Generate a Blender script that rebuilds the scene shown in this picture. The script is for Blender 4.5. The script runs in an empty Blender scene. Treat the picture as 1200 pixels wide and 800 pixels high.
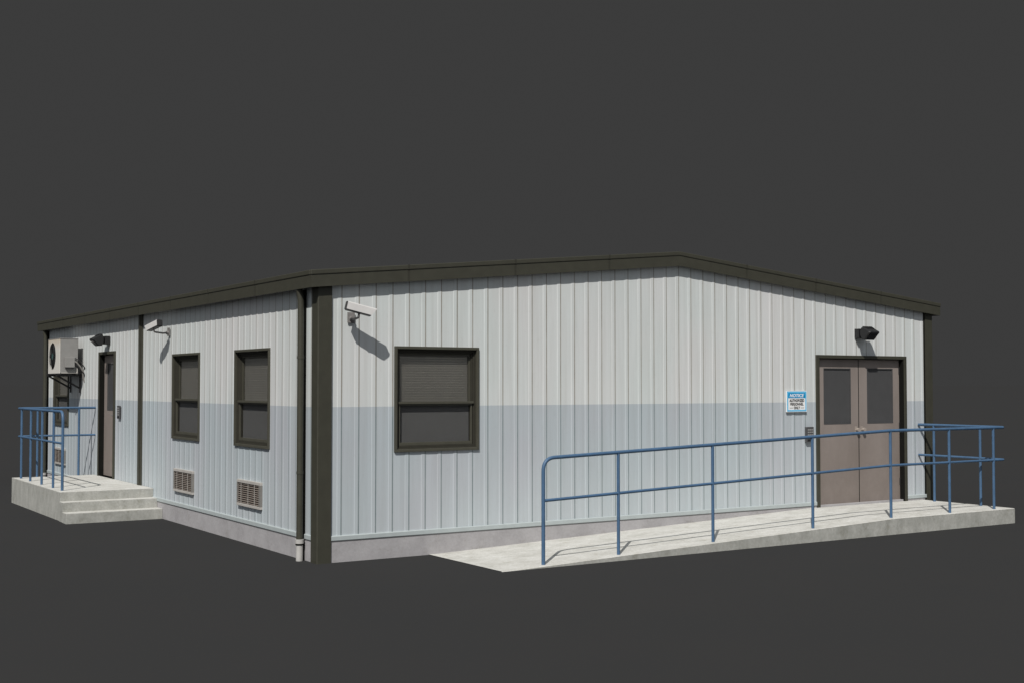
import bpy, bmesh, math, random
from mathutils import Vector, Matrix
random.seed(7)
sc = bpy.context.scene
C = sc.collection

# ------------------------------------------------------------------ materials
def new_mat(name):
    m = bpy.data.materials.new(name); m.use_nodes = True
    nt = m.node_tree; b = nt.nodes['Principled BSDF']
    return m, nt, b

def N(nt, t, **kw):
    n = nt.nodes.new(t)
    for k, v in kw.items(): setattr(n, k, v)
    return n

def noise(nt, vec, scale, detail=5, rough=.6, stretch=None):
    if stretch:
        mp = N(nt, 'ShaderNodeMapping'); mp.inputs['Scale'].default_value = stretch
        nt.links.new(vec, mp.inputs[0]); vec = mp.outputs[0]
    n = N(nt, 'ShaderNodeTexNoise'); n.inputs['Scale'].default_value = scale
    n.inputs['Detail'].default_value = detail; n.inputs['Roughness'].default_value = rough
    nt.links.new(vec, n.inputs['Vector']); return n.outputs['Fac']

def ramp(nt, fac, stops):
    r = N(nt, 'ShaderNodeValToRGB'); e = r.color_ramp.elements
    e[0].position, e[0].color = stops[0][0], (*stops[0][1], 1)
    e[1].position, e[1].color = stops[-1][0], (*stops[-1][1], 1)
    for p, c in stops[1:-1]:
        x = e.new(p); x.color = (*c, 1)
    nt.links.new(fac, r.inputs[0]); return r.outputs[0]

def mix(nt, a, b, fac, mode='MIX'):
    m = N(nt, 'ShaderNodeMix', data_type='RGBA', blend_type=mode)
    for s, v in ((m.inputs['A'], a), (m.inputs['B'], b), (m.inputs['Factor'], fac)):
        if isinstance(v, bpy.types.NodeSocket): nt.links.new(v, s)
        elif isinstance(v, (int, float)): s.default_value = v
        else: s.default_value = (*v, 1)
    return m.outputs['Result']

def bump(nt, b, h, strength, dist):
    n = N(nt, 'ShaderNodeBump'); n.inputs['Strength'].default_value = strength
    n.inputs['Distance'].default_value = dist
    nt.links.new(h, n.inputs['Height']); nt.links.new(n.outputs[0], b.inputs['Normal'])

def pos(nt):
    return N(nt, 'ShaderNodeNewGeometry').outputs['Position']

def plain(name, col, rough=.5, metal=0, var=.12, scale=9, spec=.4, bmp=0):
    m, nt, b = new_mat(name)
    n = noise(nt, pos(nt), scale)
    c0 = tuple(c*(1-var) for c in col); c1 = tuple(c*(1+var) for c in col)
    nt.links.new(ramp(nt, n, [(.3, c0), (.7, c1)]), b.inputs['Base Color'])
    b.inputs['Roughness'].default_value = rough; b.inputs['Metallic'].default_value = metal
    b.inputs['Specular IOR Level'].default_value = spec
    if bmp: bump(nt, b, noise(nt, pos(nt), scale*8), .4, bmp)
    return m

def siding():
    m, nt, b = new_mat('ribbed_siding_paint')
    P = pos(nt)
    sx = N(nt, 'ShaderNodeSeparateXYZ'); nt.links.new(P, sx.inputs[0])
    gt = N(nt, 'ShaderNodeMath', operation='GREATER_THAN'); gt.inputs[1].default_value = 1.6
    nt.links.new(sx.outputs[2], gt.inputs[0])
    hue = noise(nt, P, 1.3, 3, .5, (1, 1, .45))
    up = ramp(nt, hue, [(.3, UP[0]), (.5, UP[1]), (.7, UP[2])])
    lo = ramp(nt, hue, [(.3, LO[0]), (.5, LO[1]), (.7, LO[2])])
    c = mix(nt, lo, up, gt.outputs[0])
    # rain streaks running down the sheet and fine scuffs
    st = noise(nt, P, 9, 5, .65, (1.6, 1.6, .06))
    c = mix(nt, c, ramp(nt, st, [(.3, (.90, .89, .88)), (.6, (1, 1, 1))]), 1, 'MULTIPLY')
    sc_ = noise(nt, P, 26, 6, .7, (1, 1, .5))
    c = mix(nt, c, ramp(nt, sc_, [(.27, (.90, .89, .87)), (.42, (1, 1, 1))]), .8, 'MULTIPLY')
    # paler paint towards the foot of the sheets
    mr = N(nt, 'ShaderNodeMapRange'); mr.inputs[1].default_value = .3; mr.inputs[2].default_value = 1.2
    mr.inputs[3].default_value = .45; mr.inputs[4].default_value = 0
    nt.links.new(sx.outputs[2], mr.inputs[0])
    mm = N(nt, 'ShaderNodeMath', operation='MULTIPLY'); nt.links.new(mr.outputs[0], mm.inputs[0])
    nt.links.new(noise(nt, P, 2.5, 6, .7), mm.inputs[1])
    c = mix(nt, c, (.53, .57, .58), mm.outputs[0])
    nt.links.new(c, b.inputs['Base Color'])
    b.inputs['Roughness'].default_value = .48; b.inputs['Specular IOR Level'].default_value = .3
    bump(nt, b, noise(nt, P, 60, 3, .6, (1, 1, .05)), .25, .002)
    return m

def concrete(name, lo, mid, hi, scale=2.2, streak=None, spots=.5):
    m, nt, b = new_mat(name)
    P = pos(nt)
    c = ramp(nt, noise(nt, P, scale, 8, .68, streak), [(.28, lo), (.5, mid), (.72, hi)])
    f = noise(nt, P, 38, 6, .75)
    c = mix(nt, c, ramp(nt, f, [(.3, (.80, .79, .76)), (.62, (1.05, 1.05, 1.04))]), spots, 'MULTIPLY')
    st = noise(nt, P, 5.5, 4, .8)
    c = mix(nt, c, ramp(nt, st, [(.30, (.78, .76, .70)), (.42, (1, 1, 1))]), .7, 'MULTIPLY')
    nt.links.new(c, b.inputs['Base Color'])
    b.inputs['Roughness'].default_value = .93; b.inputs['Specular IOR Level'].default_value = .15
    bump(nt, b, f, .5, .004)
    return m

def rib_shade():
    m, nt, b = new_mat('painted_rib_shade'); P = pos(nt)  # shade along the rib edges, painted as a dark line
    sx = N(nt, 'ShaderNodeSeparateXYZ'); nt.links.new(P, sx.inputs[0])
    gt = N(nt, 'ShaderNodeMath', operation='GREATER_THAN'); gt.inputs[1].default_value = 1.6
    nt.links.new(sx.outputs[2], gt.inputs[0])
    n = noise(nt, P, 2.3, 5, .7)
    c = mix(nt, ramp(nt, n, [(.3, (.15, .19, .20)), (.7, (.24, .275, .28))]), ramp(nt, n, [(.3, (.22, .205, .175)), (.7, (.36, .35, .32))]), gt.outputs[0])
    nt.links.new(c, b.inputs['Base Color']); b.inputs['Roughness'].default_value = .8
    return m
UP = ((.565, .605, .60), (.59, .612, .61), (.608, .610, .61))
LO = ((.41, .465, .495), (.425, .465, .495), (.43, .452, .487))
M = {}
M['siding'] = siding()
M['rib_shade'] = rib_shade()
M['base_trim'] = plain('painted_base_trim', (.38, .42, .425), .45, var=.05)
M['olive'] = plain('olive_brown_trim_paint', (.043, .042, .031), .55, var=.10, spec=.35)
M['olive_shaded'] = plain('olive_inner_frame_shaded', (.038, .036, .028), .6, var=.1, spec=.2)  # olive darkened to paint in the shade of the window recess
M['olive_joint'] = plain('olive_joint_cover', (.036, .035, .027), .6, var=.1, spec=.2)
M['olive_light'] = plain('olive_window_frame_paint', (.060, .058, .044), .5, var=.10, spec=.4)
M['black_seal_shade'] = plain('black_sealant_and_shade', (.008, .008, .007), .8, var=.1, spec=.1)  # sealant black, also used for painted-in shade on jambs and beside trims
M['foundation'] = concrete('mauve_grey_foundation_render', (.285, .275, .285), (.350, .340, .352), (.39, .38, .392), 3.2, spots=.5)
M['concrete'] = concrete('cast_concrete', (.27, .272, .255), (.355, .356, .338), (.44, .438, .418), 5.5, (1, 1, .55), 1.0)
M['concrete_top'] = concrete('broom_finished_concrete', (.39, .385, .36), (.505, .50, .48), (.59, .587, .572), 4.2, (.75, 1.5, 1), 1.0)
M['rail'] = plain('blue_rail_paint', (.056, .113, .200), .5, var=.12, spec=.4)
M['door'] = None
M['door_glass'] = plain('smoked_door_glass', (.066, .066, .068), .3, var=.05, spec=.4)
M['white_metal'] = plain('white_camera_paint', (.52, .51, .50), .4, var=.06)
M['grey_metal'] = plain('grey_steel', (.20, .19, .185), .5, var=.1)
M['black_metal'] = plain('black_painted_metal', (.012, .012, .013), .45, var=.2, spec=.5)
M['dark_glass'] = plain('dark_lens_glass', (.01, .01, .012), .1, var=.05, spec=.6)
M['pipe_grey'] = plain('pale_grey_pipe', (.40, .39, .375), .6, var=.12)
M['ac_side'] = plain('ac_side_metal', (.235, .23, .222), .5, var=.06)
M['vent'] = plain('vent_frame_metal', (.40, .38, .355), .5, var=.08)
M['vent_back'] = plain('vent_brown_backing', (.08, .06, .05), .8, var=.2)
M['vent_side'] = plain('vent_side_bar_metal', (.19, .18, .168), .5, var=.08)
M['vent_dark'] = plain('vent_brown_louvre', (.20, .17, .148), .6, var=.15)
M['dark_in'] = plain('dark_interior', (.015, .014, .014), .9, var=.1, spec=0)
M['blind'] = plain('taupe_blind', (.55, .525, .485), .7, var=.04)
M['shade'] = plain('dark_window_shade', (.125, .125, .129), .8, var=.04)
M['keypad'] = plain('keypad_casing', (.06, .06, .062), .45, var=.1)
M['key'] = plain('keypad_buttons', (.22, .22, .22), .5, var=.1)
M['sign_white'] = plain('sign_white', (.80, .80, .80), .4, var=.02)
M['sign_light_blue'] = plain('sign_border_blue', (.13, .46, .72), .4, var=.03)
M['sign_blue'] = plain('sign_header_blue', (.0, .25, .52), .4, var=.03)
M['sign_black'] = plain('sign_black', (.01, .01, .01), .5, var=.02)
M['teal'] = plain('fan_hub_teal_reflection', (.05, .10, .10), .4, var=.1)  # teal reflection on the hub painted in as its colour
M['fan'] = plain('fan_blade_plastic', (.035, .038, .04), .5, var=.1)
M['camera_rear'] = plain('dark_camera_rear', (.03, .03, .031), .5, var=.1)
M['knob'] = plain('worn_bronze_knob', (.30, .26, .23), .4, var=.1)
M['roof'] = plain('roof_sheet', (.12, .12, .11), .6, var=.1)

def door_paint():
    m, nt, b = new_mat('taupe_door_paint'); P = pos(nt)
    c = ramp(nt, noise(nt, P, 2.2, 6, .6, (1, 1, .4)), [(.3, (.205, .174, .157)), (.7, (.262, .226, .208))])
    c = mix(nt, c, ramp(nt, noise(nt, P, 9, 6, .75), [(.24, (.62, .58, .55)), (.36, (1, 1, 1))]), .7, 'MULTIPLY')
    sx = N(nt, 'ShaderNodeSeparateXYZ'); nt.links.new(P, sx.inputs[0])
    mr = N(nt, 'ShaderNodeMapRange'); mr.inputs[1].default_value = .2; mr.inputs[2].default_value = 1.5
    mr.inputs[3].default_value = 1.0; mr.inputs[4].default_value = 0
    nt.links.new(sx.outputs[2], mr.inputs[0])
    mm = N(nt, 'ShaderNodeMath', operation='MULTIPLY'); nt.links.new(mr.outputs[0], mm.inputs[0])
    nt.links.new(noise(nt, P, 4, 7, .75), mm.inputs[1])
    c = mix(nt, c, (.135, .112, .098), mm.outputs[0])   # kicked and handled paint, scuffed most low down
    nt.links.new(c, b.inputs['Base Color']); b.inputs['Roughness'].default_value = .5
    b.inputs['Specular IOR Level'].default_value = .35
    return m
M['door'] = door_paint()

def ac_front():
    m, nt, b = new_mat('ac_front_paint_with_rust'); P = pos(nt)
    sx = N(nt, 'ShaderNodeSeparateXYZ'); nt.links.new(P, sx.inputs[0])
    mr = N(nt, 'ShaderNodeMapRange'); mr.inputs[1].default_value = 2.42; mr.inputs[2].default_value = 2.60
    mr.inputs[3].default_value = 0; mr.inputs[4].default_value = 1
    nt.links.new(sx.outputs[2], mr.inputs[0])
    mm = N(nt, 'ShaderNodeMath', operation='MULTIPLY'); nt.links.new(mr.outputs[0], mm.inputs[0])
    nt.links.new(noise(nt, P, 12, 6, .7), mm.inputs[1])
    c = mix(nt, (.62, .60, .56), (.42, .30, .16), mm.outputs[0])
    nt.links.new(c, b.inputs['Base Color']); b.inputs['Roughness'].default_value = .5
    return m
M['ac_front'] = ac_front()

def pane_mat():
    m, nt, b = new_mat('tinted_window_pane')
    b.inputs['Base Color'].default_value = (.02, .02, .022, 1); b.inputs['Roughness'].default_value = .12
    b.inputs['Specular IOR Level'].default_value = .35
    tr = N(nt, 'ShaderNodeBsdfTransparent'); tr.inputs[0].default_value = (.97, .97, .96, 1)
    mx = N(nt, 'ShaderNodeMixShader'); mx.inputs[0].default_value = .12
    nt.links.new(tr.outputs[0], mx.inputs[1]); nt.links.new(b.outputs[0], mx.inputs[2])
    nt.links.new(mx.outputs[0], nt.nodes['Material Output'].inputs['Surface'])
    return m
M['pane'] = pane_mat()

# ------------------------------------------------------------------ object helpers
def link(name, bm, mat, parent=None, bevel=0, smooth=False):
    bmesh.ops.recalc_face_normals(bm, faces=bm.faces)
    if smooth:
        for f in bm.faces:
            if len(f.verts) > 4:
                for e in f.edges: e.smooth = False
    me = bpy.data.meshes.new(name); bm.to_mesh(me); bm.free()
    if isinstance(mat, (list, tuple)):
        for m in mat: me.materials.append(m)
    else: me.materials.append(mat)
    if smooth:
        for p in me.polygons: p.use_smooth = len(p.vertices) == 4
    o = bpy.data.objects.new(name, me); C.objects.link(o)
    if parent: 
        o.parent = parent
        o.matrix_parent_inverse = world_of(parent).inverted()
    if bevel:
        md = o.modifiers.new('bevel', 'BEVEL'); md.width = bevel; md.segments = 2; md.limit_method = 'ANGLE'
    return o

def world_of(o):
    if o.parent is None: return Matrix.Translation(o.location)
    return Matrix.Identity(4) if o.type == 'MESH' else Matrix.Translation(o.location)

def thing(name, label, cat, loc=(0, 0, 0), group=None):
    o = bpy.data.objects.new(name, None); C.objects.link(o); o.location = loc
    o.empty_display_size = .2
    o['label'] = label; o['category'] = cat
    if group: o['group'] = group
    return o

def tag(o, label=None, cat=None, group=None, kind=None):
    for k, v in (('label', label), ('category', cat), ('group', group), ('kind', kind)):
        if v: o[k] = v
    return o

W, D = 9.53, 12.40
FR = lambda u, d, z: (u, -d, z)          # front wall: u along x, d outwards
LE = lambda u, d, z: (-d, u, z)          # side wall with the steps: u along y
RI = lambda u, d, z: (W+d, u, z)
BA = lambda u, d, z: (u, D+d, z)

def bx(bm, F, u0, u1, d0, d1, z0, z1):
    v = [bm.verts.new(F(u, d, z)) for u in (u0, u1) for d in (d0, d1) for z in (z0, z1)]
    for f in ((0, 1, 3, 2), (4, 6, 7, 5), (0, 4, 5, 1), (2, 3, 7, 6), (0, 2, 6, 4), (1, 5, 7, 3)):
        bm.faces.new([v[i] for i in f])

def prism(bm, F, poly, a, b, axis='u'):
    """poly of (d,z) swept along u from a to b, or of (u,z) swept along d"""
    def pt(p, t): return F(t, p[0], p[1]) if axis == 'u' else F(p[0], t, p[1])
    A = [bm.verts.new(pt(p, a)) for p in poly]; B = [bm.verts.new(pt(p, b)) for p in poly]
    n = len(poly)
    bm.faces.new(A); bm.faces.new(B)
    for i in range(n): bm.faces.new((A[i], A[(i+1) % n], B[(i+1) % n], B[i]))

def ring(bm, F, u0, u1, z0, z1, w, d0, d1, wb=None):
    """four bars butted into a frame"""
    wb = w if wb is None else wb
    bx(bm, F, u0, u1, d0, d1, z1-w, z1); bx(bm, F, u0, u1, d0, d1, z0, z0+wb)
    bx(bm, F, u0, u0+w, d0, d1, z0+wb, z1-w); bx(bm, F, u1-w, u1, d0, d1, z0+wb, z1-w)

def sweep(bm, pts, r, seg=12, cap=True):
    pts = [Vector(p) for p in pts]; rings = []; up = None
    for i, p in enumerate(pts):
        if i == 0: t = (pts[1]-p)
        elif i == len(pts)-1: t = (p-pts[i-1])
        else: t = ((p-pts[i-1]).normalized()+(pts[i+1]-p).normalized())
        t.normalize()
        if up is None:
            up = Vector((0, 0, 1)) if abs(t.z) < .9 else Vector((1, 0, 0))
            up = (up-t*up.dot(t)).normalized()
        else: up = (up-t*up.dot(t)).normalized()
        s = t.cross(up)
        k = 1
        if 0 < i < len(pts)-1:
            c = max(.5, math.sqrt(max(0.05, (1+(p-pts[i-1]).normalized().dot((pts[i+1]-p).normalized()))/2))); k = 1/c if c > .9 else 1.0
        rings.append([bm.verts.new(p+(up*math.cos(a)+s*math.sin(a))*r) for a in [2*math.pi*j/seg for j in range(seg)]])
    for a, b in zip(rings, rings[1:]):
        for j in range(seg): bm.faces.new((a[j], a[(j+1) % seg], b[(j+1) % seg], b[j]))
    if cap: bm.faces.new(rings[0]); bm.faces.new(rings[-1])

def fillet(pts, r, n=6):
    pts = [Vector(p) for p in pts]; out = [pts[0]]
    for a, b, c in zip(pts, pts[1:], pts[2:]):
        u = (a-b).normalized(); v = (c-b).normalized()
        ang = u.angle(v); t = r/math.tan(ang/2); t = min(t, (a-b).length*.49, (c-b).length*.49)
        P0 = b+u*t; P1 = b+v*t
        for k in range(n+1):
            s = k/n; out.append(P0*(1-s)**2+b*2*s*(1-s)+P1*s*s)
    out.append(pts[-1]); return out

def cyl(bm, a, b, r, seg=16): sweep(bm, [a, b], r, seg)

def single(name, parent, mat, F, *box, bevel=0):
    bm = bmesh.new(); bx(bm, F, *box); return link(name, bm, mat, parent, bevel)

# ------------------------------------------------------------------ walls
ZW = .255      # underside of the siding
SL = .0957     # roof slope
def zfas(x):   # underside of the front fascia
    return 2.82+SL*(x+.125 if x <= W/2 else (W+.125-x))
RIB_SHADE = (.0145, .002)
def ribbed(name, F, L, ribs, ztop, openings, parent, mirror=False):
    """profile along u (0..L); each rib (u) has its steep shaded flank at u"""
    prof = [(0.0, 0.0)]
    for r in ribs:
        s = 1
        pts = [(r-.058, 0), (r-.0495, .0034), (r-RIB_SHADE[0], .0035), (r-RIB_SHADE[1], .0035), (r+.001, 0)]
        prof += [p for p in pts if 0 < p[0] < L]
    prof.append((L, 0.0)); prof.sort()
    cuts = sorted({c for o in openings for c in o[:2]} | ({W/2} if L == W else set()))
    def dep(u):
        for (a, da), (b, db) in zip(prof, prof[1:]):
            if a <= u <= b: return da+(db-da)*(u-a)/(b-a) if b > a else da
    us = sorted(set([p[0] for p in prof]) | set(cuts))
    bm = bmesh.new()
    for a, b in zip(us, us[1:]):
        if b-a < 1e-6: continue
        iv = [(ZW, None)]
        mid = (a+b)/2; segs = []; z = ZW
        for o in sorted([o for o in openings if o[0]-1e-6 <= mid <= o[1]+1e-6], key=lambda o: o[2]):
            if o[2] > z: segs.append((z, o[2], z, o[2]))
            z = max(z, o[3])
        segs.append((z, ztop(a), z, ztop(b)))
        for (za0, za1, zb0, zb1) in segs:
            v = [bm.verts.new(F(a, dep(a), za0)), bm.verts.new(F(b, dep(b), zb0)), bm.verts.new(F(b, dep(b), zb1)), bm.verts.new(F(a, dep(a), za1))]
            f = bm.faces.new(v)
            if any(r-RIB_SHADE[0]-1e-6 < mid < r-RIB_SHADE[1]+1e-6 for r in ribs): f.material_index = 1
    bmesh.ops.remove_doubles(bm, verts=bm.verts, dist=1e-5)
    o = link(name, bm, [M['siding'], M['rib_shade']], parent)
    return o

B = thing('modular_building', 'long low gabled building clad in two tone white and grey-blue ribbed siding with olive trim', 'building', (0, 0, 0))

WINF = (.867, 1.914, 1.114, 2.241)
WINL = [(1.312, 2.402, 1.112, 2.241), (3.67, 4.768, 1.112, 2.241), (10.53, 11.62, 1.112, 2.241)]
DOORF = (7.190, 8.985, .197, 2.231)
DOORL = (7.593, 8.530, .387, 2.350)
VENTS = [(1.518, 2.256, .424, .728), (3.862, 4.630, .421, .722), (10.70, 11.46, .43, .72)]

ribsF = [.0638+.1982*k for k in range(1, 48)]
ribsL = [.783+.1945*k for k in range(-3, 60)]
def inset(o, e=.006): return (o[0]+e, o[1]-e, o[2]+e if o[2] > .4 else o[2]-.2, o[3]-e)
ribbed('wall_panel', FR, W, [r for r in ribsF if r < W-.05], lambda u: zfas(u)+.03, [inset(WINF), inset(DOORF)], B)
ribbed('wall_panel', LE, D, [r for r in ribsL if .1 < r < D-.05], lambda u: 2.86, [inset(w) for w in WINL]+[inset(DOORL)], B, True)
ribbed('wall_panel', RI, D, [r for r in ribsL if .1 < r < D-.05], lambda u: 2.86, [], B, True)
ribbed('wall_panel', BA, W, [r for r in ribsF if r < W-.05], lambda u: zfas(u)+.03, [], B)

# painted trim at the foot of the siding, interrupted at the doors
for F, a, b in ((FR, .13, DOORF[0]), (FR, DOORF[1], W-.13), (LE, .127, DOORL[0]), (LE, DOORL[1], D-.13), (RI, .13, D-.13), (BA, .13, W-.13)):
    bm = bmesh.new()
    prism(bm, F, [(-.02, .223), (.013, .223), (.016, .228), (.016, .268), (.010, .276), (-.02, .276)], a, b)
    link('base_trim', bm, M['base_trim'], B)
bm = bmesh.new(); ring(bm, lambda u, d, z: (u, z, d), -.006, W+.006, -.006, D+.006, .10, -.05, .2215)
link('foundation', bm, M['foundation'], B)
# dark line directly below the trim
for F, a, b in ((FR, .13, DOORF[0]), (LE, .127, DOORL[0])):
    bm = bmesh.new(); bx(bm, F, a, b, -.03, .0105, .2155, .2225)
    link('dark_strip', bm, M['shade'], B)

# corner trims: an L of two flat strips with a softened edge
def corner(cx, cy, sx, sy):
    bm = bmesh.new()
    t = .022; w = .135
    pts = [(-t+.008, -t), (w, -t), (w, .004), (.004, .004), (.004, w), (-t, w), (-t, -t+.008)]
    P = [(cx+sx*a, cy+sy*b) for a, b in pts]
    for_z = (-.03, 2.85)
    A = [bm.verts.new((x, y, for_z[0])) for x, y in P]; Bv = [bm.verts.new((x, y, for_z[1])) for x, y in P]
    bm.faces.new(A); bm.faces.new(Bv)
    for i in range(len(P)): bm.faces.new((A[i], A[(i+1) % len(P)], Bv[(i+1) % len(P)], Bv[i]))
    link('corner_trim', bm, M['olive'], B)
corner(0, 0, 1, 1); corner(W, 0, -1, 1); corner(0, D, 1, -1); corner(W, D, -1, -1)
single('dark_strip', B, M['black_seal_shade'], FR, W-.158, W-.136, -.01, .012, .0, 2.85)  # black strip painting in the shade beside the corner trim

# joint cover on the side wall
bm = bmesh.new()
for (u0, u1, d0, d1) in ((6.166, 6.335, 0, .024), (6.215, 6.285, .024, .034)):
    bx(bm, LE, u0, u1, d0, d1, .02, 2.85)
link('joint_cover', bm, M['olive'], B, .003)

# roof: slab, fascia boards, cap flashing
def gable(bm, F, L, e0, zlo, zhi, d0, d1):
    """board along the gable: follows the roof slope from -e0 to L+e0"""
    for a, b in ((-e0, W/2), (W/2, L+e0)):
        z = lambda x: zfas(x)
        v = [bm.verts.new(F(x, d, zf(x))) for x in (a, b) for d in (d0, d1) for zf in (lambda x: z(x)+zlo, lambda x: z(x)+zhi)]
        for f in ((0, 1, 3, 2), (4, 6, 7, 5), (0, 4, 5, 1), (2, 3, 7, 6), (0, 2, 6, 4), (1, 5, 7, 3)):
            bm.faces.new([v[i] for i in f])
bm = bmesh.new()
for a, b in ((-.105, W/2), (W/2, W+.105)):
    v = [bm.verts.new((x, y, zf)) for x in (a, b) for y in (-.06, D+.06) for zf in (zfas(x)+.012, zfas(x)+.165)]
    for f in ((0, 1, 3, 2), (4, 6, 7, 5), (0, 4, 5, 1), (2, 3, 7, 6), (0, 2, 6, 4), (1, 5, 7, 3)):
        bm.faces.new([v[i] for i in f])
roof = link('roof', bm, M['roof'], B)
bm = bmesh.new()
gable(bm, FR, W, .125, 0, .128, .0595, .080)
link('fascia', bm, M['olive'], roof)
bm = bmesh.new()
gable(bm, FR, W, .132, .128, .178, .0535, .088)
link('fascia_cap', bm, M['olive'], roof, .006)
bm = bmesh.new()
gable(bm, BA, W, .125, 0, .128, .0595, .080)
gable(bm, BA, W, .132, .128, .178, .0535, .088)
link('fascia', bm, M['olive'], roof)
for F in (LE, RI):
    bm = bmesh.new()
    bx(bm, F, -.0590, D+.0590, .1045, .125, 2.8205, 2.948)
    link('fascia', bm, M['olive'], roof)
    bm = bmesh.new()
    bx(bm, F, -.0530, D+.0530, .098, .133, 2.9485, 2.998)
    link('fascia_cap', bm, M['olive'], roof, .006)
# lapped joints in the fascia, one every few metres
for x in (-.0+.997-.0, 2.355, 3.681, 5.883, 7.13, 8.4):
    z = zfas(x); s = SL if x < W/2 else -SL; bm = bmesh.new()
    for z0, z1, d in ((0.001, .1275, .0815), (.1285, .1785, .0895)):
        v = [bm.verts.new((xx, y, z+s*(xx-x)+zz)) for xx in (x-.012, x+.012) for y in (-d, -d+.01) for zz in (z0, z1)]
        for f in ((0, 1, 3, 2), (4, 6, 7, 5), (0, 4, 5, 1), (2, 3, 7, 6), (0, 2, 6, 4), (1, 5, 7, 3)):
            bm.faces.new([v[i] for i in f])
    link('fascia_joint', bm, M['olive_joint'], roof)
for y in (1.474, 3.04, 4.52, 6.0, 7.5, 9.0, 10.5):
    bm = bmesh.new()
    for z0, z1, d in ((2.8215, 2.9475, .1265), (2.949, 2.9985, .1345)):
        bx(bm, LE, y-.012, y+.012, d-.01, d, z0, z1)
    link('fascia_joint', bm, M['olive_joint'], roof)

# downpipes
def downpipe(yc):
    bm = bmesh.new()
    sweep(bm, [(-.070, yc, .21), (-.070, yc, 2.66)]+[(-.070+.0, yc, 2.70), (-.078, yc, 2.76), (-.088, yc, 2.83)], .034, 18)
    o = link('downpipe', bm, M['olive'], B, smooth=True)
    bm = bmesh.new()
    bx(bm, LE, yc+.010, yc+.082, .002, .030, .0, 2.82)
    link('pipe_shade', bm, M['black_seal_shade'], o)  # black strip added for the contact shade between pipe and wall
    bm = bmesh.new()
    sweep(bm, [(-.070, yc, -.02), (-.070, yc, .165)], .036, 18)
    sweep(bm, [(-.070, yc, .182), (-.070, yc, .226)], .045, 18)
    link('pipe_shoe', bm, M['pipe_grey'], o, smooth=False)
    bm = bmesh.new(); sweep(bm, [(-.070, yc, .1655), (-.070, yc, .1815)], .0415, 18)
    link('gasket', bm, M['black_seal_shade'], o)
    for z in (.9, 2.1):
        bm = bmesh.new(); sweep(bm, [(-.070, yc, z), (-.070, yc, z+.03)], .037, 18)
        link('strap', bm, M['olive'], o)
downpipe(.312); downpipe(12.06)

# ------------------------------------------------------------------ windows
def window(F, o, nslat=19):
    u0, u1, z0, z1 = o
    bm = bmesh.new()
    ring(bm, F, u0, u1, z0, z1, .030, -.004, .024, .030)
    fr = link('window', bm, M['olive_light'], B, .003)
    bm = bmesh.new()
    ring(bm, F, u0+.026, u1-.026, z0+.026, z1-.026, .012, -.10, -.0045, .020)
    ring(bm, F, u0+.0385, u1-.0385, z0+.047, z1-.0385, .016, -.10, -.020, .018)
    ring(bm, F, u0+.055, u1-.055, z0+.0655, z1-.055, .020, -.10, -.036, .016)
    link('inner_frame', bm, M['olive_shaded'], fr, .002)
    a, b = u0+.074, u1-.074
    zm = z0+.522
    # upper sash, set back
    bm = bmesh.new(); ring(bm, F, a, b, zm-.01, z1-.075, .020, -.075, -.052, .02)
    link('sash', bm, M['olive_light'], fr)
    bm = bmesh.new(); bx(bm, F, a+.01, b-.01, -.064, -.060, zm, z1-.085)
    link('pane', bm, M['pane'], fr)
    # lower sash, nearer the front, with its meeting rail
    bm = bmesh.new(); ring(bm, F, a-.008, b+.008, z0+.0658, zm-.0125, .018, -.044, -.020, .033)
    bx(bm, F, a-.018, b+.018, -.044, -.002, zm-.012, zm+.0125)
    link('sash', bm, M['olive_light'], fr, .002)
    bm = bmesh.new(); bx(bm, F, a+.02, b-.02, -.034, -.030, z0+.10, zm-.01)
    link('pane', bm, M['pane'], fr)
    # closed slatted blind behind the upper pane
    bm = bmesh.new(); n = nslat; h = (z1-.085-zm)/n
    for i in range(n):
        z = zm+i*h
        v = [bm.verts.new(F(u, d, zz)) for u, d, zz in ((a+.012, -.088, z), (b-.012, -.088, z), (b-.012, -.073, z+h*1.06), (a+.012, -.073, z+h*1.06))]
        bm.faces.new(v)
    bl = link('blind', bm, M['blind'], fr)
    md = bl.modifiers.new('thick', 'SOLIDIFY'); md.thickness = .0012
    # plain dark shade behind the lower pane, closed dark box behind all
    bm = bmesh.new(); bx(bm, F, a+.012, b-.012, -.0655, -.0625, z0+.09, zm-.02)
    link('shade', bm, M['shade'], fr)
    bm = bmesh.new(); bx(bm, F, a-.03, b+.03, -.118, -.101, z0+.05, z1-.05)
    link('backing', bm, M['dark_in'], fr)
window(FR, WINF)
for w in WINL: window(LE, w)

# ------------------------------------------------------------------ doors
def leaf(F, a, b, z0, z1, dr, gz, gl, gr, parent, knob=None):
    bm = bmesh.new(); g0, g1 = gz
    for q in ((a, b, z0, g0), (a, b, g1, z1), (a, a+gl, g0, g1), (b-gr, b, g0, g1)):
        bx(bm, F, q[0], q[1], dr-.045, dr, q[2], q[3])
    lf = link('door_leaf', bm, M['door'], parent)
    bm = bmesh.new(); ring(bm, F, a+gl-.002, b-gr+.002, g0-.002, g1+.002, .011, dr-.02, dr+.003)
    bx(bm, F, a+gl+.009, b-gr-.009, dr-.03, dr-.010, g0+.009, g1-.009)
    link('pane', bm, M['door_glass'], parent)
    return lf
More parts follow.
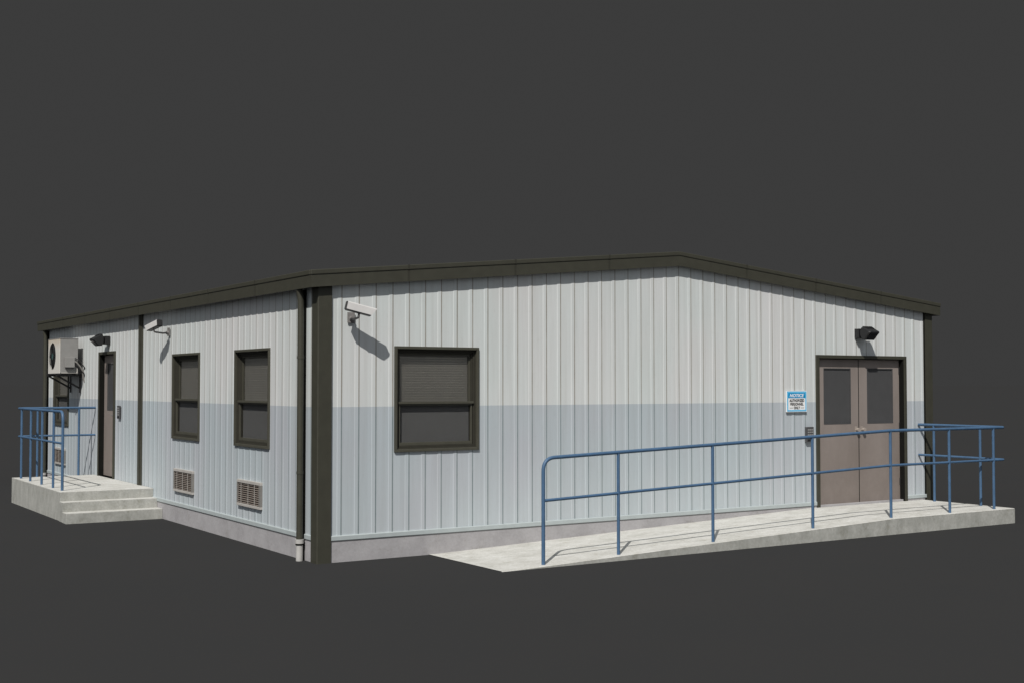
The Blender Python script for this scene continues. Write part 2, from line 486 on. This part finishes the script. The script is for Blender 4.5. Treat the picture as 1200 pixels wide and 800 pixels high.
# double front door
bm = bmesh.new()
u0, u1, z0, z1 = DOORF
bx(bm, FR, u0, u1, -.01, .026, z1-.045, z1)
bx(bm, FR, u0, u0+.055, -.01, .026, z0, z1-.045); bx(bm, FR, u1-.055, u1, -.01, .026, z0, z1-.045)
fr = link('double_door', bm, M['olive'], B, .003)
bm = bmesh.new()
bx(bm, FR, u0+.053, u1-.053, -.10, -.0105, z1-.052, z1-.043)
bx(bm, FR, u0+.046, u0+.054, -.10, -.0105, z0, z1-.054); bx(bm, FR, u1-.075, u1-.056, -.10, .018, z0, z1-.054)
bx(bm, FR, u0+.03, u1-.03, -.125, -.101, z0, z1-.04)
link('jamb', bm, M['black_seal_shade'], fr)  # jambs coloured black to paint in the shade of the door recess
dz0, dz1 = z0+.012, z1-.055
mid = 8.078
leaf(FR, 7.250, mid-.007, dz0, dz1, -.050, (1.299, 2.054), .148, .150, fr)
bm = bmesh.new(); bx(bm, FR, mid-.0068, mid+.0068, -.062, -.0495, dz0, dz1); link('meeting_seal', bm, M['black_seal_shade'], fr)
leaf(FR, mid+.007, 8.908, dz0, dz1, -.050, (1.297, 2.056), .165, .134, fr)
for s in (-1, 1):
    bm = bmesh.new(); x = mid+s*.058
    sweep(bm, [(x, .048, 1.215), (x, .018, 1.215)], .014, 14)
    sweep(bm, [(x, .022, 1.215), (x, .014, 1.215), (x, -.004, 1.215), (x, -.012, 1.215)], .027, 16)
    bx(bm, FR, x-.022, x+.022, -.050, -.047, 1.17, 1.26)
    link('handle', bm, M['knob'], fr, smooth=False)
for z in (.42, 1.2, 1.98):
    for x in (7.246, 8.905):
        bm = bmesh.new(); sweep(bm, [(x, .046, z), (x, .046, z+.1)], .008, 10)
        link('hinge', bm, M['black_metal'], fr)
# single side door
u0, u1, z0, z1 = DOORL
bm = bmesh.new()
bx(bm, LE, u0, u1, -.01, .026, z1-.045, z1)
bx(bm, LE, u0, u0+.055, -.01, .026, z0, z1-.045); bx(bm, LE, u1-.055, u1, -.01, .026, z0, z1-.045)
fr = link('side_door', bm, M['olive'], B, .003)
bm = bmesh.new()
bx(bm, LE, u0+.053, u1-.053, -.10, -.0105, z1-.052, z1-.043)
bx(bm, LE, u0+.046, u0+.054, -.10, -.0105, z0, z1-.054); bx(bm, LE, u1-.060, u1-.047, -.10, .018, z0, z1-.054)
bx(bm, LE, u0+.03, u1-.03, -.125, -.101, z0, z1-.04)
link('jamb', bm, M['black_seal_shade'], fr)  # recess shade painted in as black here too
leaf(LE, u0+.056, u1-.062, z0+.012, z1-.055, -.060, (1.43, 2.17), .165, .185, fr)
bm = bmesh.new()
sweep(bm, [(.05, u0+.12, 1.36), (-.0, u0+.12, 1.36), (-.0, u0+.23, 1.36)], .010, 10)
link('handle', bm, M['grey_metal'], fr)

# ------------------------------------------------------------------ wall vents
def vent(F, o):
    u0, u1, z0, z1 = o; p = .034
    bm = bmesh.new()
    bx(bm, F, u0, u1, .0, p, z1-.035, z1); bx(bm, F, u0, u1, .0, p, z0, z0+.030)
    v = link('wall_vent', bm, M['vent'], B, .003)
    for a_, b_ in ((u0, u0+.045), (u1-.022, u1)):
        bm = bmesh.new(); bx(bm, F, a_, b_, .0, p-.001, z0+.030, z1-.035); link('side_bar', bm, M['vent_side'], v)
    bm = bmesh.new(); n = 10; h = (z1-z0-.065)/n
    for i in range(n):
        z = z0+.030+h*i
        prism(bm, F, [(.006, z+h*.62), (.006, z+h*.76), (.026, z+h*.46), (.026, z+h*.30)], u0+.045, u1-.022)
    link('louvre', bm, M['vent_dark'], v)
    for t in (.25, .52, .82):
        bm = bmesh.new(); u = u0+(u1-u0)*t; bx(bm, F, u-.0032, u+.0032, .027, .031, z0+.030, z1-.035)
        link('grille_bar', bm, M['vent'], v)
    bm = bmesh.new(); bx(bm, F, u0+.01, u1-.01, .001, .006, z0+.01, z1-.01)
    link('backing', bm, M['vent_back'], v)
for v in VENTS: vent(LE, v)

# ------------------------------------------------------------------ ramp, steps
R0, R1, R2, RY, RZ = 1.288, 7.0, 9.335, -1.488, .195
ramp_t = thing('access_ramp', 'pale concrete access ramp rising to a landing at the double doors', 'ramp', ((R0+R2)/2, RY/2, 0))
bm = bmesh.new(); e = .006
prof = [(R0+.004, -.04), (R0+.004, -.004), (R1, RZ-e), (R2-e, RZ-e), (R2, RZ-e-e), (R2, -.04)]
A = [bm.verts.new((x, RY, z)) for x, z in prof]; Bv = [bm.verts.new((x, .0-.008, z)) for x, z in prof]
n = len(prof); bm.faces.new(A); bm.faces.new(Bv)
for i in range(n): bm.faces.new((A[i], A[(i+1) % n], Bv[(i+1) % n], Bv[i]))
link('slab', bm, M['concrete'], ramp_t)
bm = bmesh.new()   # broom-finished wearing surface with a slightly eased edge
k = 60; rows = []
ys = [RY+.001, RY+.008, RY+.02]+[RY+.02+(-.0075-RY-.02)*j/10 for j in range(1, 11)]
xs = [R0]+[R0+(R1-R0)*i/k for i in range(1, k+1)]+[R1+(R2-R1)*i/24 for i in range(1, 25)]
rnd = random.Random(3)
for x in xs:
    zt = RZ*(x-R0)/(R1-R0) if x < R1 else RZ
    zt = max(zt, .0045)
    row = []
    for j, y in enumerate(ys):
        dz = -.005 if j == 0 else (-.0015 if j == 1 else 0)
        yy = y
        row.append(bm.verts.new((x, yy, zt+dz+.001)))
    rows.append(row)
for a, b in zip(rows, rows[1:]):
    for j in range(len(ys)-1): bm.faces.new((a[j], b[j], b[j+1], a[j+1]))
link('surface', bm, M['concrete_top'], ramp_t)

st = thing('entrance_steps', 'concrete landing with three risers below the side door', 'steps', (-.63, 7.0, 0))
X0, YF = -1.262, 8.78
def slab(name, y0, y1, ztop_, x0=X0):
    bm = bmesh.new(); v = []
    bx(bm, LE, y0, y1, .0066, -x0, -.04, ztop_-.004)
    o = link(name, bm, M['concrete'], st, .004)
    bm = bmesh.new(); bx(bm, LE, y0+.0015, y1-.0015, .0066, -x0-.0015, ztop_-.0038, ztop_)
    link('surface', bm, M['concrete_top'], o, .001)
slab('landing', 5.60, YF, .387)
slab('step', 5.402, 5.5995, .264, X0-.012)
slab('step', 5.17, 5.4015, .137, X0-.02)
# ------------------------------------------------------------------ railings
def rz(x): return RZ*min(1, (x-R0)/(R1-R0))
ry = -1.405; xr = 9.245; rr = .0195
rl = thing('ramp_railing', 'blue tubular railing along the concrete ramp and round its landing', 'railing', (5.5, ry, .1))
H, HM = 1.070, .643
bm = bmesh.new()
x0 = 1.832
path = [(x0, ry, rz(x0)-.002), (x0, ry, rz(x0)+H), (R1, ry, RZ+H), (xr, ry, RZ+H), (xr, -.010, RZ+H)]
pf = fillet(path[:3], .14, 8)[:-1]+fillet([path[2], path[3], path[4]], .045, 4)
sweep(bm, pf, rr, 14); link('top_rail', bm, M['rail'], rl, smooth=True)
bm = bmesh.new()
path = [(x0, ry, rz(x0)+HM), (R1, ry, RZ+HM), (xr, ry, RZ+HM), (xr, -.010, RZ+HM)]
sweep(bm, [path[0]]+fillet(path[1:], .045, 4), .016, 12); link('mid_rail', bm, M['rail'], rl, smooth=True)
for (x, y) in [(2.785, ry), (4.10, ry), (5.655, ry), (7.01, ry), (8.12, ry), (9.015, ry), (xr, -1.03), (xr, -.27)]:
    bm = bmesh.new(); sweep(bm, [(x, y, rz(x)-.002), (x, y, rz(x)+H-.008)], .0175, 14)
    link('post', bm, M['rail'], rl, smooth=True)

sl = thing('landing_railing', 'blue tubular railing round the far edge of the landing by the side door', 'railing', (-1.175, 7.3, .387))
xl, yb, zt = -1.178, 8.745, 1.463
bm = bmesh.new(); LT = .387
sweep(bm, fillet([(xl, 5.862, LT-.002), (xl, 5.862, zt), (xl, 7.2, zt)], .13, 8)[:-1]+fillet([(xl, 7.3, zt), (xl, yb, zt), (-.006, yb, zt)], .045, 4), rr, 14)
link('top_rail', bm, M['rail'], sl, smooth=True)
bm = bmesh.new()
sweep(bm, [(xl, 5.862, 1.028)]+fillet([(xl, 7.2, 1.028), (xl, yb, 1.028), (-.006, yb, 1.028)], .045, 4), .016, 12)
link('mid_rail', bm, M['rail'], sl, smooth=True)
for (x, y) in [(xl, 6.40), (xl, 7.11), (xl, 7.865), (xl, 8.52), (-.895, yb), (-.262, yb)]:
    bm = bmesh.new(); sweep(bm, [(x, y, LT-.002), (x, y, zt-.008)], .0175, 14)
    link('post', bm, M['rail'], sl, smooth=True)

# ------------------------------------------------------------------ security cameras
def sec_cam(F, u, z, label):
    """mount plate centred at u; body lies beside the wall, tilted down towards +u"""
    T = lambda a, d, c: Vector(F(u+a, d, z+c))
    t = thing('security_camera', label, 'security camera', T(0, 0, 0), 'security cameras high on the walls')
    bm = bmesh.new(); bx(bm, F, u-.042, u+.042, .013, .024, z-.056, z+.056)
    link('mount_plate', bm, M['grey_metal'], t, .003)
    bm = bmesh.new()
    sweep(bm, fillet([T(0, .020, -.012), T(0.0, .10, -.02), T(-.01, .220, -.006), T(-.012, .232, .045)], .03, 4), .012, 10)
    sweep(bm, [T(0, .022, -.012), T(0, .05, -.014)], .024, 14)
    link('arm', bm, M['grey_metal'], t, smooth=True)
    bm = bmesh.new()
    sweep(bm, [T(-.012, .232, .036), T(-.008, .232, .068)], .020, 12)
    link('swivel', bm, M['black_metal'], t)
    # body: oriented box
    ax = Vector((.285, .075, -.072)).normalized()         # (a, d, c)
    up = Vector((.2, 0, 1)); sd = ax.cross(up).normalized(); up = sd.cross(ax).normalized()
    o0 = Vector((-.135, .185, .118))
    def P(s, w, h):
        q = o0+ax*s+sd*w+up*h
        return T(q.x, q.y, q.z)
    def obox(bm, s0, s1, w, h0, h1, s1t=None, ch=0):
        s1t = s1 if s1t is None else s1t
        prf = [(-w, h0), (w, h0), (w, h1-ch), (w-ch, h1), (-w+ch, h1), (-w, h1-ch)]
        A = [bm.verts.new(P(s0, a, b)) for a, b in prf]
        Bq = [bm.verts.new(P(s1+(s1t-s1)*(b-h0)/(h1-h0), a, b)) for a, b in prf]
        bm.faces.new(A); bm.faces.new(Bq)
        for i in range(6): bm.faces.new((A[i], A[(i+1) % 6], Bq[(i+1) % 6], Bq[i]))
    bm = bmesh.new(); obox(bm, .006, .275, .041, -.040, .040, .318, .010)
    link('housing', bm, M['white_metal'], t)
    bm = bmesh.new(); obox(bm, .004, .268, .038, -.050, -.0402)
    link('underside', bm, M['black_metal'], t)
    bm = bmesh.new(); obox(bm, -.004, .0055, .040, -.041, .039, None, .010)
    link('rear_cap', bm, M['camera_rear'], t)
    bm = bmesh.new(); sweep(bm, [P(.26, 0, -.004), P(.279, 0, -.004)], .024, 16)
    link('lens', bm, M['dark_glass'], t)
sec_cam(FR, .352, 2.525, 'white security camera above the front window, nearest the building corner')
sec_cam(LE, 4.935, 2.545, 'white security camera on the side wall beside the olive joint strip')

# ------------------------------------------------------------------ flood lights
def flood(F, u, z, label):
    t = thing('flood_light', label, 'flood light', F(u, 0, z), 'black flood lights over the doors')
    bm = bmesh.new(); bx(bm, F, u-.075, u+.065, .006, .085, z-.068, z+.062)
    link('mount_box', bm, M['black_metal'], t, .006)
    bm = bmesh.new(); sweep(bm, [F(u, .08, z), F(u, .13, z+.0)], .026, 12)
    link('knuckle', bm, M['black_metal'], t)
    bm = bmesh.new()
    prof = [(.100, z+.040), (.118, z+.078), (.150, z+.082), (.272, z+.020), (.276, z+.004), (.180, z-.094), (.128, z-.088), (.098, z-.030)]
    A0 = .105
    n = len(prof)
    cs = [(-A0, .85), (-A0+.018, 1), (A0-.018, 1), (A0, .85)]
    cz = sum(p[1] for p in prof)/n; cd = sum(p[0] for p in prof)/n
    rings = [[bm.verts.new(F(u+.03+a, cd+(d-cd)*s, cz+(zz-cz)*s)) for d, zz in prof] for a, s in cs]
    bm.faces.new(rings[0]); bm.faces.new(rings[-1])
    for a, b in zip(rings, rings[1:]):
        for i in range(n): bm.faces.new((a[i], a[(i+1) % n], b[(i+1) % n], b[i]))
    link('lamp_head', bm, M['black_metal'], t)
    bm = bmesh.new()
    g = [(.262, z-.005), (.270, z-.012), (.190, z-.092), (.182, z-.084)]
    prism(bm, F, g, u+.03-.075, u+.03+.075)
    link('lens', bm, M['dark_glass'], t)
    bm = bmesh.new()
    for i in range(5):
        a = u+.03-.07+i*.035
        prism(bm, F, [(.115, z+.07), (.118, z+.090), (.150, z+.094), (.21, z+.062), (.15, z+.06)], a-.003, a+.003)
    link('cooling_fins', bm, M['black_metal'], t)
flood(FR, 8.020, 2.530, 'black flood light over the double doors at the top of the ramp')
flood(LE, 7.985, 2.525, 'black flood light over the single side door above the steps')

# ------------------------------------------------------------------ keypads
def keypad(F, u0, u1, z0, z1, label, d=.035):
    t = thing('door_keypad', label, 'keypad', F((u0+u1)/2, 0, (z0+z1)/2), 'entry keypads beside the doors')
    bm = bmesh.new(); bx(bm, F, u0, u1, .012, .012+d, z0, z1)
    link('casing', bm, M['keypad'], t, .004)
    bm = bmesh.new(); w = (u1-u0)
    for r in range(4):
        for c in range(3):
            a = u0+w*(.13+c*.27); z = z1-(z1-z0)*(.13+.17*r)
            bx(bm, F, a, a+w*.2, .012+d, .018+d, z-(z1-z0)*.11, z)
    link('buttons', bm, M['key'], t)
    bm = bmesh.new(); bx(bm, F, u0+w*.13, u1-w*.13, .012+d, .015+d, z0+(z1-z0)*.06, z0+(z1-z0)*.17)
    link('slot', bm, M['black_metal'], t)
keypad(FR, 6.972, 7.104, 1.075, 1.273, 'small dark keypad on the wall left of the double doors')
keypad(LE, 7.255, 7.385, 1.318, 1.515, 'small dark keypad on the wall beside the single side door', .022)

# ------------------------------------------------------------------ notice sign
sg = thing('notice_sign', 'blue and white notice sign on the wall between the ramp rail and the double doors', 'sign', (6.81, -.02, 1.612))
su0, su1, sz0, sz1 = 6.625, 6.994, 1.474, 1.752
single('sign_board', sg, M['sign_white'], FR, su0, su1, .0155, .030, sz0, sz1)
bm = bmesh.new()
ring(bm, FR, su0+.007, su1-.007, sz0+.007, sz1-.007, .0205, .0302, .0312)
link('border', bm, M['sign_light_blue'], sg)
single('header', sg, M['sign_blue'], FR, su0+.0275, su1-.0275, .0302, .0314, sz1-.096, sz1-.0275)
def text(s, x, z, wid, hei, mat, shear=0, off=0):
    cu = bpy.data.curves.new('lettering', 'FONT'); cu.body = s; cu.size = .06; cu.align_x = 'CENTER'; cu.align_y = 'CENTER'
    cu.shear = shear; cu.extrude = .0004; cu.offset = off; cu.space_character = 1.06
    tmp = bpy.data.objects.new('tmp', cu); C.objects.link(tmp)
    bpy.context.view_layer.update()
    me = bpy.data.meshes.new_from_object(tmp.evaluated_get(bpy.context.evaluated_depsgraph_get()))
    bpy.data.objects.remove(tmp)
    X = [v.co.x for v in me.vertices]; Y = [v.co.y for v in me.vertices]
    me.transform(Matrix.Translation((x, -.0326, z)) @ Matrix.Rotation(math.pi/2, 4, 'X') @ Matrix.Diagonal((wid/(max(X)-min(X)), hei/(max(Y)-min(Y)), 1, 1)) @ Matrix.Translation((-(max(X)+min(X))/2, -(max(Y)+min(Y))/2, 0)))
    me.materials.clear(); me.materials.append(mat)
    o = bpy.data.objects.new('lettering', me); C.objects.link(o); o.parent = sg
    o.matrix_parent_inverse = Matrix.Translation(sg.location).inverted()
xm = (su0+su1)/2
text('NOTICE', xm, sz1-.062, .262, .044, M['sign_white'], .25, .0017)
text('AUTHORIZED', xm, 1.625, .270, .038, M['sign_black'], 0, .0022)
text('PERSONNEL', xm, 1.577, .242, .036, M['sign_black'], 0, .0018)
text('ONLY', xm, 1.529, .112, .036, M['sign_black'], 0, .0022)
for a, b in ((su0+.052, xm-.068), (xm+.068, su1-.052)):
    bm = bmesh.new(); bx(bm, FR, a, b, .0302, .0316, 1.525, 1.530)
    link('rule_line', bm, M['sign_black'], sg)

# ------------------------------------------------------------------ air conditioner
ac = thing('air_conditioner', 'grey and off-white outdoor air conditioner unit on a black wall bracket at the far end', 'air conditioner', (-.25, 9.9, 2.0))
ax0, ax1, ay0, ay1, az0, az1 = -.402, -.105, 9.505, 10.312, 2.022, 2.585
bm = bmesh.new(); bx(bm, lambda x, y, z: (x, y, z), ax0+.012, ax1, ay0, ay1, az0, az1)
link('casing', bm, M['ac_side'], ac, .006)
cy_, cz_, cr = 10.0, 2.308, .222
bm = bmesh.new()  # front sheet with round opening
n = 40; R_ = [(cy_+cr*math.cos(2*math.pi*i/n), cz_+cr*math.sin(2*math.pi*i/n)) for i in range(n)]
def sq(a):
    c, s = math.cos(a), math.sin(a); ty = (ay1-cy_)/c if c > 1e-9 else ((ay0-cy_)/c if c < -1e-9 else 1e9)
    tz = (az1-cz_)/s if s > 1e-9 else ((az0-cz_)/s if s < -1e-9 else 1e9)
    t = min(ty, tz); return (cy_+t*c, cz_+t*s)
ang = sorted([2*math.pi*i/n for i in range(n)]+[math.atan2(z-cz_, y-cy_) % (2*math.pi) for y in (ay0, ay1) for z in (az0, az1)])
outer = [bm.verts.new((ax0, *sq(a))) for a in ang]
inner = [bm.verts.new((ax0, cy_+cr*math.cos(a), cz_+cr*math.sin(a))) for a in ang]
inb = [bm.verts.new((ax0+.011, cy_+cr*math.cos(a), cz_+cr*math.sin(a))) for a in ang]
outb = [bm.verts.new((ax0+.011, *sq(a))) for a in ang]
m_ = len(ang)
for i in range(m_):
    j = (i+1) % m_
    bm.faces.new((outer[i], outer[j], inner[j], inner[i])); bm.faces.new((inner[i], inner[j], inb[j], inb[i]))
    bm.faces.new((outer[i], outb[i], outb[j], outer[j]))
link('front_panel', bm, M['ac_front'], ac)
bm = bmesh.new(); sweep(bm, [(ax0+.0105, cy_, cz_), (ax0+.0118, cy_, cz_)], cr+.004, 40)
link('fan_recess', bm, M['dark_in'], ac)
bm = bmesh.new()
for kk in range(4):
    a0 = kk*math.pi/2+.3
    pts = []
    for (rr_, da, dx) in ((.04, 0, .004), (.19, -.1, .004), (.20, .55, .009), (.05, .7, .009)):
        pts.append(bm.verts.new((ax0+dx-.001, cy_+rr_*math.cos(a0+da), cz_+rr_*math.sin(a0+da))))
    bm.faces.new(pts)
fb = link('fan_blades', bm, M['fan'], ac)
bm = bmesh.new(); sweep(bm, [(ax0+.009, cy_, cz_), (ax0-.004, cy_, cz_)], .052, 20)
link('fan_hub', bm, M['teal'], ac)
bm = bmesh.new()
for r_ in (.07, .105, .14, .175, .21):
    sweep(bm, [(ax0-.006, cy_+r_*math.cos(t*math.pi/16), cz_+r_*math.sin(t*math.pi/16)) for t in range(33)], .0022, 6, False)
for kk in range(8):
    a = kk*math.pi/4
    sweep(bm, [(ax0-.007, cy_+.05*math.cos(a), cz_+.05*math.sin(a)), (ax0-.004, cy_+.225*math.cos(a), cz_+.225*math.sin(a))], .0022, 6)
link('fan_guard', bm, M['black_metal'], ac)
I3 = lambda x, y, z: (x, y, z)
single('top_cover', ac, M['ac_side'], I3, ax0-.004, ax1+.004, ay0-.006, ay1+.004, az1+.0005, az1+.012, bevel=.003)
single('terminal_box', ac, M['ac_side'], I3, -.318, -.170, ay0-.055, ay0-.0005, 2.118, 2.282, bevel=.004)
single('terminal_box_base', ac, M['black_metal'], I3, -.312, -.176, ay0-.050, ay0-.0005, 2.098, 2.1175)
single('edge_post', ac, M['vent'], I3, ax1-.028, ax1-.004, ay0-.008, ay0-.0005, az0, 2.12)
single('foot_rail', ac, M['vent'], I3, ax0+.03, ax1-.03, ay0-.004, ay0-.0005, az0, az0+.014)
bm = bmesh.new()
sweep(bm, fillet([(-.20, ay0-.03, 2.235), (-.14, ay0-.045, 2.20), (-.07, ay0-.04, 2.12), (-.03, ay0-.03, 2.05), (-.02, ay0-.02, 1.93), (.0, ay0-.02, 1.88)], .04, 4), .014, 10)
link('insulated_pipe', bm, M['vent_side'], ac, smooth=True)
bm = bmesh.new()
sweep(bm, fillet([(-.18, ay0-.02, 2.20), (-.13, ay0-.03, 2.15), (-.06, ay0-.03, 2.07), (-.02, ay0-.03, 2.02), (.0, ay0-.03, 1.98)], .04, 4), .014, 10)
sweep(bm, fillet([(-.16, ay0-.02, 2.27), (-.10, ay0-.05, 2.24), (-.03, ay0-.06, 2.14), (.0, ay0-.06, 2.10)], .03, 4), .009, 8)
link('cable', bm, M['black_metal'], ac, smooth=True)
br = single('wall_bracket', ac, M['black_metal'], I3, -.43, -.02, 9.60, 9.64, 1.975, 2.018)
bm = bmesh.new()
bx(bm, I3, -.43, -.02, 10.20, 10.24, 1.975, 2.018)
for x in (-.40, -.12): bx(bm, I3, x-.02, x+.02, 9.50, 10.34, 1.9985, 2.021)
for y in (9.685-.02, 10.30):
    bx(bm, I3, -.035, -.016, y-.0, y+.045, 1.70, 2.02)
    sweep(bm, [(-.40, y+.022, 1.985), (-.03, y+.022, 1.775)], .015, 8)
link('strut', bm, M['black_metal'], br)

# ------------------------------------------------------------------ ground
bm = bmesh.new(); S = 6000
for q in ((-S, -S), (S, -S), (S, S), (-S, S)): bm.verts.new((*q, 0))
bm.faces.new(bm.verts)
m, nt, b = new_mat('matt_grey_floor')
P = pos(nt)
g = .0349
nt.links.new(ramp(nt, noise(nt, P, .7, 2, .5), [(.3, (g*.985, g*.995, g*1.015)), (.7, (g*1.015, g*1.01, g*1.02))]), b.inputs['Base Color'])
b.inputs['Roughness'].default_value = 1; b.inputs['Specular IOR Level'].default_value = 0
tag(link('ground', bm, m), 'plain matt dark grey ground', 'ground', kind='structure')

# ------------------------------------------------------------------ light
SUN = Vector((-.69, -.68, 1.06)).normalized()
ld = bpy.data.lights.new('sun', 'SUN'); ld.energy = 4.25; ld.angle = math.radians(.5); ld.color = (1, .97, .92)
lo = bpy.data.objects.new('sun', ld); C.objects.link(lo)
lo.rotation_euler = SUN.to_track_quat('Z', 'Y').to_euler()
lo.location = SUN*40
w = bpy.data.worlds.new('World'); sc.world = w; w.use_nodes = True
nt = w.node_tree; bg = nt.nodes['Background']
tc = N(nt, 'ShaderNodeTexCoord')
# even grey backdrop ahead, unseen fill brightness added overhead and behind the viewpoint
dp = N(nt, 'ShaderNodeVectorMath', operation='DOT_PRODUCT')
dp.inputs[1].default_value = Vector((-.68, -.74, .75)).normalized()
nt.links.new(tc.outputs['Generated'], dp.inputs[0])
AMB = .42
r = ramp(nt, dp.outputs['Value'], [(.0, (.0447, .0447, .0447)), (.999, (AMB*.94, AMB*1.0, AMB*1.08))])
rn = [n for n in nt.nodes if n.type == 'VALTORGB'][0]
rn.color_ramp.elements[1].position = .55; rn.color_ramp.interpolation = 'EASE'
nt.links.new(r, bg.inputs['Color']); bg.inputs['Strength'].default_value = 1

# ------------------------------------------------------------------ camera
cd_ = bpy.data.cameras.new('camera'); cam = bpy.data.objects.new('camera', cd_); C.objects.link(cam)
cam.location = (-5.29213, -11.89417, 1.82694)
cam.rotation_euler = (math.pi/2+.0345884, 0, -.5717257)
cd_.sensor_width = 36; cd_.lens = 36*1466.219/1200; cd_.clip_end = 20000; cd_.clip_start = .1
sc.camera = cam
sc.view_settings.view_transform = 'Standard'; sc.view_settings.look = 'None'
sc.view_settings.exposure = 0; sc.view_settings.gamma = 1
